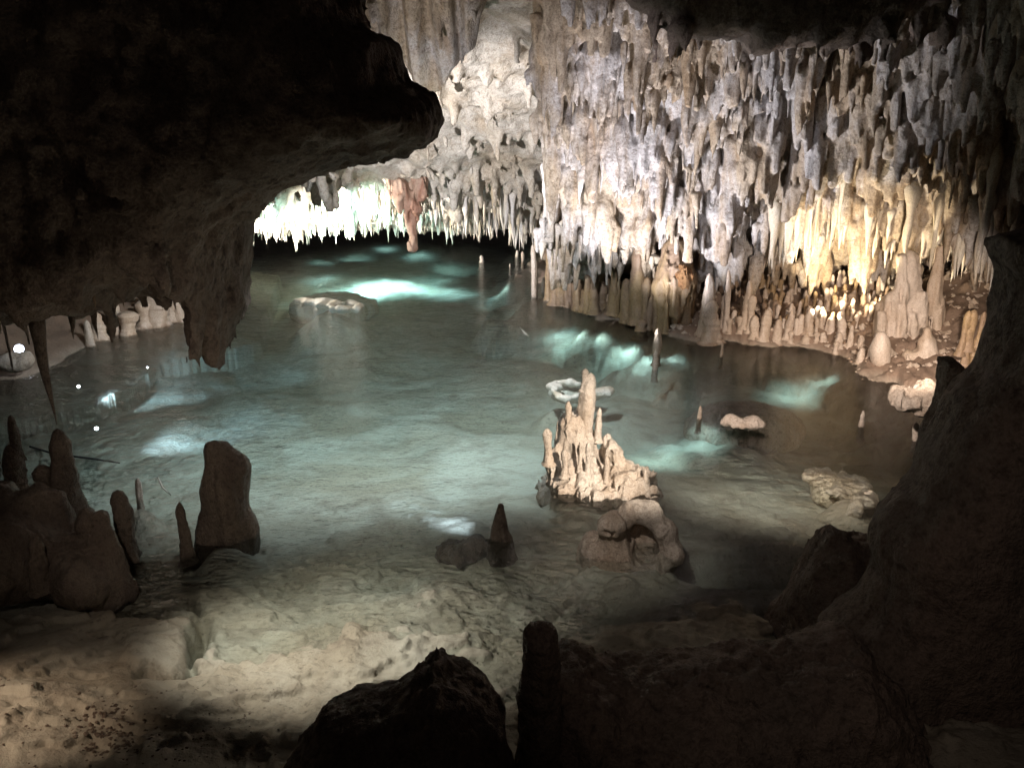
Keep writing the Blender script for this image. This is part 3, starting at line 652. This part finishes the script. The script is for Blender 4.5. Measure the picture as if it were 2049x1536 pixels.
mite(1310, 700, 738, 11, 'sunken pale stub in the water below the brown post', None, G_pale, kind=0)
mite(1443, 684, 712, 7, 'thin white stub in the water in front of the pink cones', None, G_pale, kind=0)
# tub of flowstone with orange crust
Yt = 9.1
pb = W(1352, 640, Yt)
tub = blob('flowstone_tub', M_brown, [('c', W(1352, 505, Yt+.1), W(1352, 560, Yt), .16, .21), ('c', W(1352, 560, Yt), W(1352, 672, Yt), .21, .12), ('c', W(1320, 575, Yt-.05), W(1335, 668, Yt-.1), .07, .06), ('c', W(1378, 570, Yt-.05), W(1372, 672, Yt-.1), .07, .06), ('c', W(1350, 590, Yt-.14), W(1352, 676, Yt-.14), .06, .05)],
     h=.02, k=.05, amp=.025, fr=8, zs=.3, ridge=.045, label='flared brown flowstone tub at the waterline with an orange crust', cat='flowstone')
blob('crust', M_nest, [('e', W(1368, 555, Yt-.17)-np.array(tub.location), np.array([.1, .08, .13]))], h=.012, amp=.02, fr=18, ridge=.02, parent=tub).matrix_parent_inverse.identity()
def fingers(R, n, x0, x1, ytop, ybot, Y, w, dy=.15):
    out = []
    for i in range(n):
        px = R.uniform(x0, x1); a = R.uniform(*ytop); b = R.uniform(*ybot); yy = Y+R.uniform(-dy, dy); r = w*R.uniform(.6, 1.3)
        out.append(('c', W(px, a, yy), W(px+R.uniform(-4, 4), b, yy), r*.6, r))
    return out
RF = random.Random(17)
# clumps on the right bank
def B(px, py, Y, r): return ('e', W(px, py, Y), np.array(r))
Yk = 8.2
blob('flowstone_column', M_mite, [('c', W(1819, 520, Yk), W(1812, 690, Yk), .09, .14), ('c', W(1760, 612, Yk), W(1768, 690, Yk), .05, .09), ('c', W(1786, 600, Yk-.1), W(1790, 690, Yk-.1), .07, .11), ('c', W(1848, 615, Yk), W(1846, 660, Yk), .06, .08), ('c', W(1880, 500, Yk+.1), W(1868, 670, Yk), .05, .1), ('c', W(1770, 595, Yk), W(1770, 620, Yk), .025, .035)]+fingers(RF, 16, 1755, 1890, (585, 640), (660, 700), Yk-.08, .045)+fingers(RF, 6, 1800, 1835, (510, 540), (570, 640), Yk-.06, .035, .08),
     h=.015, k=.035, amp=.03, fr=8, zs=.4, ridge=.025, label='tall fused flowstone column joining the golden fringe to the bank', cat='flowstone')
Yk = 7.6
blob('flowstone_mound', M_mite, [('e', W(1760, 700, Yk), np.array([.09, .09, .14])), ('c', W(1762, 672, Yk), W(1762, 720, Yk), .04, .08)], h=.015, amp=.012, label='smooth pinkish dome of flowstone at the corner of the bank', cat='flowstone')
blob('flowstone_mound', M_mite, [('c', W(1856, 662, Yk), W(1856, 690, Yk), .035, .05), ('c', W(1856, 690, Yk), W(1856, 750, Yk), .09, .15), ('c', W(1820, 715, Yk), W(1815, 770, Yk), .07, .05), ('c', W(1880, 720, Yk), W(1876, 770, Yk), .06, .05), ('c', W(1850, 740, Yk-.12), W(1855, 780, Yk-.12), .06, .05)]+fingers(RF, 9, 1815, 1885, (690, 725), (750, 785), Yk, .03), h=.013, k=.035, amp=.02, fr=9, label='star-shaped flowstone mound with a rounded knob on top', cat='flowstone')
for px, a, b, w in ((1922, 620, 700, 16), (1938, 618, 690, 20), (1950, 622, 700, 14), (1932, 650, 720, 18), (1945, 670, 730, 16)):
    mite(px, a, b, w, 'ochre stalagmite in the clump against the black pillar', 'ochre stalagmites near the black pillar', G_brown, Y=7.0, kind=1+3*(px % 3))
mite(1968, 705, 760, 22, 'knobbed ochre stalagmite low against the black pillar', None, G_gen, Y=6.3, kind=1)
mite(1918, 728, 782, 16, 'pale grey bent stalagmite behind the black fin', None, G_pale, Y=6.2, lean=-.15)
# sculpted pale rock by the fin
Ys = 5.6
blob('sculpted_rock', M_pale, [B(1810, 800, Ys, (.1, .12, .07)), B(1850, 800, Ys, (.11, .12, .09)), B(1850, 770, Ys+.03, (.065, .08, .05)), B(1800, 790, Ys, (.06, .06, .07)), B(1862, 820, Ys, (.07, .1, .05))], h=.01, k=.05, amp=.02, fr=12, negs=[('c', W(1845, 785, Ys-.12), W(1862, 768, Ys-.1), .014, .014), ('e', W(1823, 793, Ys-.1), np.array([.025, .06, .018])), ('e', W(1834, 835, Ys-.1), np.array([.04, .1, .03]))],
     ridge=.012, label='pale sculpted rock with curled knob sitting in the water by the fin', cat='rock')
mite(1832, 845, 880, 14, 'small white rock tip in the water under the sculpted rock', None, G_pale)
mite(1724, 820, 850, 14, 'lone white stalagmite tip out in the still water', None, G_pale)
blob('rock', M_pale, [('e', PZ(1488, 862, -.26), np.array([.5, .36, .24])), B(1488, 848, 6.1, (.14, .08, .035)), B(1465, 838, 6.12, (.05, .05, .04)), B(1512, 843, 6.12, (.05, .05, .035))], h=.009, k=.04, amp=.015, fr=14, label='low pinkish rock breaking the water with a notch in its back', cat='rock')
mite(1398, 812, 834, 15, 'small pointed orange-white tip beside a turquoise patch', None, G_pale, kind=2)
# ------------------------------------------------------------------ the island
Yi = 5.15
blob('rock_island', M_pale, [('e', PZ(1195, 985, -.22), np.array([.42, .36, .24])), B(1195, 964, Yi, (.27, .24, .07)), B(1160, 932, Yi+.05, (.16, .18, .11)), B(1150, 885, Yi+.12, (.125, .13, .13)), B(1145, 852, Yi+.14, (.09, .1, .1)), B(1222, 905, Yi+.06, (.065, .08, .09)), B(1110, 925, Yi+.05, (.06, .08, .09)), B(1250, 945, Yi, (.11, .14, .055)), B(1118, 965, Yi, (.07, .1, .05)), B(1270, 962, Yi, (.1, .12, .045)), B(1285, 985, Yi-.1, (.12, .12, .045)), B(1230, 992, Yi-.12, (.14, .12, .04))],
     h=.0095, k=.045, amp=.03, fr=11, ridge=.02, negs=[('e', W(1146, 903, Yi-.12), np.array([.03, .09, .03])), ('e', W(1166, 905, Yi-.13), np.array([.016, .1, .05])), ('e', W(1193, 898, Yi-.1), np.array([.024, .12, .06])), ('e', W(1197, 936, Yi-.2), np.array([.028, .1, .03])), ('e', W(1115, 914, Yi-.08), np.array([.02, .1, .025])), ('e', W(1279, 955, Yi-.12), np.array([.012, .08, .025])), ('e', W(1188, 866, Yi), np.array([.02, .08, .018])), ('e', W(1112, 880, Yi), np.array([.015, .06, .02]))],
     label='cream island of pitted rock carrying stalagmites in mid pool', cat='rock island')
mite(1168, 746, 885, 34, 'tall cream stalagmite crowning the pitted island', None, G_pale, Y=Yi+.12, kind=0)
mite(1169, 736, 768, 15, 'small pale knob on the tip of the tall island stalagmite', None, G_pale, Y=Yi+.12, kind=4)
for px, a, b, w, l in ((1137, 802, 850, 20, 'squat pink stalagmite against the tall cream one on the island'), (1196, 815, 868, 18, 'purple-pink finger stalagmite on the far slope of the island'), (1098, 856, 915, 20, 'double-tipped stalagmite on the outer end of the island'), (1160, 884, 930, 11, 'thin pale tooth before the dark hollows of the island'), (1176, 882, 940, 13, 'white tooth between the two tallest hollows of the island'), (1130, 900, 940, 16, 'blunt cream tooth over the water on the island front'), (1213, 912, 950, 12, 'small grey tooth low on the island front'), (1292, 938, 975, 12, 'outlying white tooth at the tapering tail of the island')):
    mite(px, a, b, w, l, None, G_pale, Y=Yi+(.1 if b < 880 else -.12))
def rim(cx, cyy, rx, ry, a0, a1, r, z=-.012, n=14, seed=0):
    out, prev = [], None
    for i in range(n+1):
        a = math.radians(a0+(a1-a0)*i/n); q = 1+.18*math.sin(a*3+seed)+.1*math.sin(a*7+seed*2)
        p = PZ(cx+rx*q*math.cos(a), cyy-ry*q*math.sin(a), z+.008*math.sin(i*2.1+seed))
        if prev is not None: out.append(('c', prev, p, r*(1+.4*math.sin(i*1.7+seed)), r*(1+.4*math.sin((i+1)*1.7+seed))))
        prev = p
    return out
def flat(px, py, rx, ry, rz=.03, z=-.02): return ('e', PZ(px, py, z), np.array([rx, ry, rz]))
blob('rock_ledge', M_titew, rim(1145, 780, 44, 15, 30, 320, .022, seed=1)+[flat(1112, 775, .06, .05), flat(1195, 786, .12, .07), flat(1212, 782, .05, .06), flat(1152, 786, .24, .15, .1, -.15)], h=.008, k=.03, amp=.012, fr=12, label='white ring-shaped ledge at the water surface behind the island', cat='rock ledge')
blob('rock_ledge', M_titew, rim(690, 613, 28, 7, -160, 170, .035, seed=3)+[flat(640, 606, .17, .12), flat(618, 603, .12, .1), flat(660, 609, .14, .1), flat(665, 618, .6, .5, .2, -.25)], h=.013, k=.05, amp=.02, fr=8, label='bright white ragged ledge breaking the water in mid pool', cat='rock ledge')
blob('rock_ledge', M_titew, [flat(1668, 960, .14, .1, .05, -.07), flat(1700, 982, .12, .1, .05, -.065), flat(1728, 1000, .09, .09, .06, -.05), flat(1712, 1020, .06, .06, .08, -.08), flat(1640, 950, .1, .08, .04, -.07), flat(1690, 985, .22, .2, .12, -.17)], h=.011, k=.05, amp=.025, fr=9, negs=[('e', PZ(1685, 955, 0), np.array([.05, .06, .03]))], label='pale flooded ledge between the dim boulder and the black pillar', cat='rock ledge')
# ------------------------------------------------------------------ hollow shell rock, cone and slab in the near water
Ye = 4.45
arc = [(1234, 1030), (1252, 1004), (1286, 1010), (1318, 1042), (1332, 1082), (1312, 1112), (1285, 1120), (1258, 1100), (1244, 1065)]
hol = blob('hollow_rock', M_pale, [('c', W(*a, Ye+.02*abs(i-4)), W(*b, Ye+.02*abs(i-3)), .055, .055) for i, (a, b) in enumerate(zip(arc[:-1], arc[1:]))]+[('e', W(1212, 1032, Ye-.05), np.array([.085, .08, .06])), ('c', W(1215, 1045, Ye), W(1222, 1120, Ye), .07, .13), ('e', W(1235, 1125, Ye), np.array([.2, .17, .12])), ('e', W(1278, 1058, Ye+.2), np.array([.13, .08, .16])), ('c', W(1285, 1115, Ye), W(1270, 1175, Ye), .1, .14), ('e', W(1180, 1085, Ye+.05), np.array([.09, .12, .12]))],
     h=.0095, k=.04, amp=.014, fr=9, ridge=.012, negs=[('e', W(1284, 1086, Ye-.05), np.array([.075, .2, .06])), ('e', W(1208, 1050, Ye-.13), np.array([.04, .04, .018]))], label='hollow shell-shaped rock with a dark hole and a rounded knob', cat='rock')
hol.scale = (1, 1, 1.1)
hol.location += Vector(PZ(1262, 1122)-PZ(1250, 1080))
blob('stalagmite', M_left, [('c', W(1002, 1012, 4.4), W(997, 1130, 4.4), .022, .085), ('c', W(1010, 1080, 4.38), W(1015, 1130, 4.38), .04, .06)], h=.01, amp=.012, fr=10, k=.04, label='brown cone-shaped stalagmite with a cut-off tip rising from the shallows', cat='stalagmite')
blob('rock', M_left, [B(935, 1098, 4.45, (.13, .1, .05)), B(955, 1088, 4.47, (.06, .06, .06)), B(915, 1110, 4.4, (.08, .08, .03))], h=.01, amp=.02, fr=10, ridge=.012, label='flat brown rock slab leaning against the cone in the shallows', cat='rock')
# ------------------------------------------------------------------ left bank
Yf = 4.42
blob('stalagmite', M_left, [('c', W(434, 912, Yf), W(432, 1125, Yf), .065, .12), ('c', W(468, 945, Yf), W(466, 1125, Yf), .095, .13), ('e', W(428, 893, Yf), np.array([.035, .04, .04]))], h=.012, k=.07, amp=.03, fr=6, ridge=.015, label='broad brown twin-shouldered stalagmite standing in the shallows', cat='stalagmite')
mite(376, 1006, 1110, 30, 'short dark stalagmite leaning on the broad twin-shouldered one', None, G_dark, Y=4.2)
mite(252, 980, 1105, 44, 'dark blunt stalagmite standing alone off the shadowed bank', None, G_dark, Y=4.15, kind=0)
mite(280, 957, 1015, 14, 'small white-tipped stalagmite behind the dark blunt one', None, G_pale, Y=4.9)
mite(140, 855, 1020, 62, 'dim tan pointed stalagmite high on the shadowed bank', None, G_dark, Y=4.1, kind=2)
mite(34, 830, 905, 20, 'thin rod-like stalagmite with a bright lit edge', None, G_dark, Y=4.3, kind=0)
mite(32, 890, 985, 42, 'thick black base stalagmite below the thin lit rod', None, G_dark, Y=4.28, kind=0)
mite(90, 930, 985, 34, 'small knobbly black stalagmite between the rod and the pointed one', None, G_dark, Y=4.0, kind=1)
mite(208, 1010, 1170, 80, 'grey conical stalagmite at the front edge of the shadowed bank', None, G_dark, Y=3.85, kind=2)
mite(82, 1072, 1160, 44, 'low dark cone on the shadowed bank', None, G_dark, Y=3.6, kind=2)
blob('boulder', M_left, [B(20, 1110, 3.75, (.33, .3, .22)), B(125, 1120, 3.8, (.2, .22, .16)), ('c', W(205, 1040, 3.85), W(210, 1180, 3.8), .07, .15), ('c', W(110, 1010, 3.9), W(115, 1110, 3.9), .08, .16), B(160, 1150, 3.7, (.16, .2, .12)), B(70, 1010, 3.95, (.2, .15, .14)), B(-80, 1060, 3.9, (.4, .3, .3))], h=.016, k=.06, amp=.06, fr=4, ridge=.03, label='shadowed brown boulder carrying the clump of dark stalagmites', cat='boulder')
for px, py, Y, r, L in ((112, 850, 4.0, .07, 1.0), (150, 678, 4.4, .05, .35), (196, 680, 4.5, .035, .3), (325, 622, 4.5, .03, .35), (352, 626, 4.5, .03, .3), (26, 748, 4.6, .03, .5)):
    p = PY(px, py, Y); o = link('stalactite', T_dark[(px) % 6]); o.location = (p[0], p[1], p[2]+L); o.scale = (r, r, L)
    tag(o, {112: 'long thin brown stalactite reaching almost to the pointed stalagmite', 150: 'short dark fang hanging nearer the long thin stalactite', 196: 'narrow dark fang hanging away from the long stalactite', 325: 'dark needle in front of the pink-lit rocks', 352: 'dark needle beside the blunt hanging spur', 26: 'thin stalactite with pale tip beside the bright lamp'}[px], 'stalactite')
EDGE = [(-40, 640), (40, 632), (110, 618), (170, 608), (215, 606), (262, 590), (300, 562), (340, 548), (372, 552)]
for i in range(24):
    px = -25+i*16.5+R0.uniform(-7, 7); py = np.interp(px, [e[0] for e in EDGE], [e[1] for e in EDGE])+R0.uniform(2, 34); L = R0.uniform(.18, .4)
    p = PY(px, py, R0.uniform(3.95, 4.6)); o = link('stalactite', R0.choice(T_brown)); o.location = (p[0], p[1], p[2]+L); r = R0.uniform(.018, .05); o.scale = (r, r, L)
    tag(o, 'short dim brown stalactite along the ragged lower edge of the dark overhang', 'stalactite', 'small stalactites under the overhang edge')
for px, a, b, w in ((318, 575, 650, 40), (290, 600, 650, 30), (345, 580, 640, 26), (236, 600, 665, 30), (255, 622, 668, 40), (200, 625, 675, 30), (360, 570, 640, 20), (305, 585, 648, 26), (180, 640, 690, 20)):
    mite(px, a, b, w, 'pink-lit stalagmite on the far shore seen under the overhang', 'pink stalagmites under the overhang', G_gen)
# ------------------------------------------------------------------ lamps one can see
def cyl(r0, r1, z0, z1, n=16, cap=True):
    th = np.linspace(0, 2*np.pi, n, endpoint=False); c, s = np.cos(th), np.sin(th)
    return np.concatenate([np.stack([r0*c, r0*s, 0*c+z0], -1), np.stack([r1*c, r1*s, 0*c+z1], -1), [[0, 0, z0], [0, 0, z1]]])
def cyl_mesh(name, parts, mat):
    bmv, bmf, n = [], [], 16
    for p in parts:
        k = sum(len(v) for v in bmv); bmv.append(cyl(*p)); i = np.arange(n); j = (i+1) % n
        bmf += [np.stack([i, j, j+n, j+n], -1)[:, :3]+k, np.stack([i, j+n, i+n], -1)+k, np.stack([j, i, 0*i+2*n], -1)+k, np.stack([i+n, j+n, 0*i+2*n+1], -1)+k]
    return mesh_np(name, np.concatenate(bmv), np.concatenate(bmf), mat, False)
def lamp(name, loc, aim, r, label, es=None, glow=None):
    e = empty(name, loc); e.rotation_euler = Vector(aim).to_track_quat('Z', 'Y').to_euler()
    link('housing', cyl_mesh('housing', [(r*.7, r, -r*2.2, -r*.3), (r*1.12, r*1.12, -r*.3, 0)], M_metal), e)
    link('lens', cyl_mesh('lens', [(r*.9, r*.85, -r*.1, r*.12)], M_lens), e)
    link('bracket', cyl_mesh('bracket', [(r*.18, r*.18, -r*3.6, -r*2.1), (r*.9, r*.9, -r*3.9, -r*3.6)], M_metal), e)
    return tag(e, label, 'lamp', glow)
pl = PY(38, 698, 7.6); tocam = np.array([0, 0, H])-pl
lamp('floodlight', pl, tocam+np.array([.5, 0, .2]), .045, 'bright white floodlight shining from the bank under the overhang')
blob('rock', M_pale, [B(36, 724, 7.4, (.16, .1, .085)), B(52, 716, 7.42, (.06, .06, .07))], h=.012, amp=.02, fr=9, label='small white-lit rock directly below the bright floodlight', cat='rock')
for px, py, l in ((193, 857, 'underwater lamp with a blue beam behind the pointed stalagmite'), (157, 773, 'underwater lamp beside the long thin stalactite tip'), (295, 735, 'faint pinpoint underwater lamp below the overhang')):
    p = PZ(px, py, -.04); t = np.array([0, 0, H])-p
    lamp('underwater_lamp', p, t+np.array([1.5, 0, 0]), .015 if px != 295 else .009, l)
# ------------------------------------------------------------------ small loose things
def tube(name, pts, r, mat, label, cat):
    pts = [Vector(p) for p in pts]; V, Q, n = [], [], 7
    for i, p in enumerate(pts):
        t = (pts[min(i+1, len(pts)-1)]-pts[max(i-1, 0)]).normalized(); a = t.orthogonal().normalized(); b = t.cross(a)
        for k in range(n): V.append(p+(a*math.cos(k/n*6.283)+b*math.sin(k/n*6.283))*r*(1 if i < len(pts)-1 else .6))
    for i in range(len(pts)-1):
        for k in range(n): Q.append((i*n+k, i*n+(k+1) % n, (i+1)*n+(k+1) % n, (i+1)*n+k))
    me = mesh_np(name, np.array([tuple(v) for v in V]), np.array(Q), mat); return tag(link(name, me), label, cat)
tube('stick', [PZ(1058, 672, .0), PZ(1050, 666, .06), PY(1040, 655, PZ(1058, 672)[1])], .012, M_wood, 'pale stick poking out of the water in mid pool', 'stick')
tube('cable', [PZ(60, 893, .05), PZ(110, 908, .03), PZ(190, 918, .0), PZ(240, 926, -.05)], .008, M_cable, 'thin black cable running into the water behind the pointed stalagmite', 'cable')
tube('twig', [PZ(316, 955, .1), PZ(325, 975, .04), PZ(342, 990, -.03)], .006, M_wood, 'thin curved twig in the water beside the white-tipped stalagmite', 'twig')
def stones():
    R = random.Random(2); V, Q = [], []
    ico_v = np.array([(0, 0, 1), (.9, 0, .2), (.2, .9, .25), (-.8, .5, .2), (-.7, -.6, .25), (.3, -.9, .2), (.5, .5, -.5), (-.5, .4, -.5), (-.1, -.6, -.5)])
    ico_f = [(0, 1, 2), (0, 2, 3), (0, 3, 4), (0, 4, 5), (0, 5, 1), (1, 6, 2), (2, 6, 7), (2, 7, 3), (3, 7, 4), (4, 7, 8), (4, 8, 5), (5, 8, 1), (1, 8, 6), (6, 8, 7)]
    for i in range(420):
        if i < 170: px, py = R.gauss(215, 38)+(0), R.gauss(1490, 40); px += (py-1490)*.3
        else: px, py = R.uniform(-60, 560), R.uniform(1380, 1600)
        p = PZ(px, py, .12); z = bedz(p[0], p[1]); s = R.uniform(.003, .010)*(1.2 if i < 170 else .7)
        k = len(V); a = R.uniform(0, 6.28)
        for v in ico_v:
            v = v*(1+np.array([R.uniform(-.3, .3) for _ in range(3)]))
            V.append((p[0]+s*(v[0]*math.cos(a)-v[1]*math.sin(a)), p[1]+s*(v[0]*math.sin(a)+v[1]*math.cos(a)), z+s*.6*v[2]))
        Q += [tuple(k+q for q in f) for f in ico_f]
    tag(link('gravel', mesh_np('gravel', np.array(V), np.array(Q), M_left, False)), 'dark gravel scattered on the warm-lit bank', kind='stuff')
stones()

def rubble():
    R = random.Random(12); V, Q = [], []
    ico_v = np.array([(0, 0, 1), (.9, 0, .2), (.2, .9, .25), (-.8, .5, .2), (-.7, -.6, .25), (.3, -.9, .2), (.5, .5, -.5), (-.5, .4, -.5), (-.1, -.6, -.5)])
    ico_f = [(0, 1, 2), (0, 2, 3), (0, 3, 4), (0, 4, 5), (0, 5, 1), (1, 6, 2), (2, 6, 7), (2, 7, 3), (3, 7, 4), (4, 7, 8), (4, 8, 5), (5, 8, 1), (1, 8, 6), (6, 8, 7)]
    xs = np.array([R.uniform(1.5, 5.2) for _ in range(1600)]); ys = np.array([R.uniform(7.2, 11.2) for _ in range(1600)]); zs = bed_h(xs, ys)
    for x, y, z in zip(xs, ys, zs):
        if z < -.02: continue
        s = .012+.05*R.random()**2.5; k = len(V); a = R.uniform(0, 6.28)
        for v in ico_v:
            v = v*(1+np.array([R.uniform(-.35, .35) for _ in range(3)]))
            V.append((x+s*(v[0]*math.cos(a)-v[1]*math.sin(a)), y+s*(v[0]*math.sin(a)+v[1]*math.cos(a)), z+s*.7*v[2]))
        Q += [tuple(k+q for q in f) for f in ico_f]
    tag(link('rubble', mesh_np('rubble', np.array(V), np.array(Q), M_mite, False)), 'broken rubble strewn over the bank between the stalagmites', kind='stuff')
rubble()
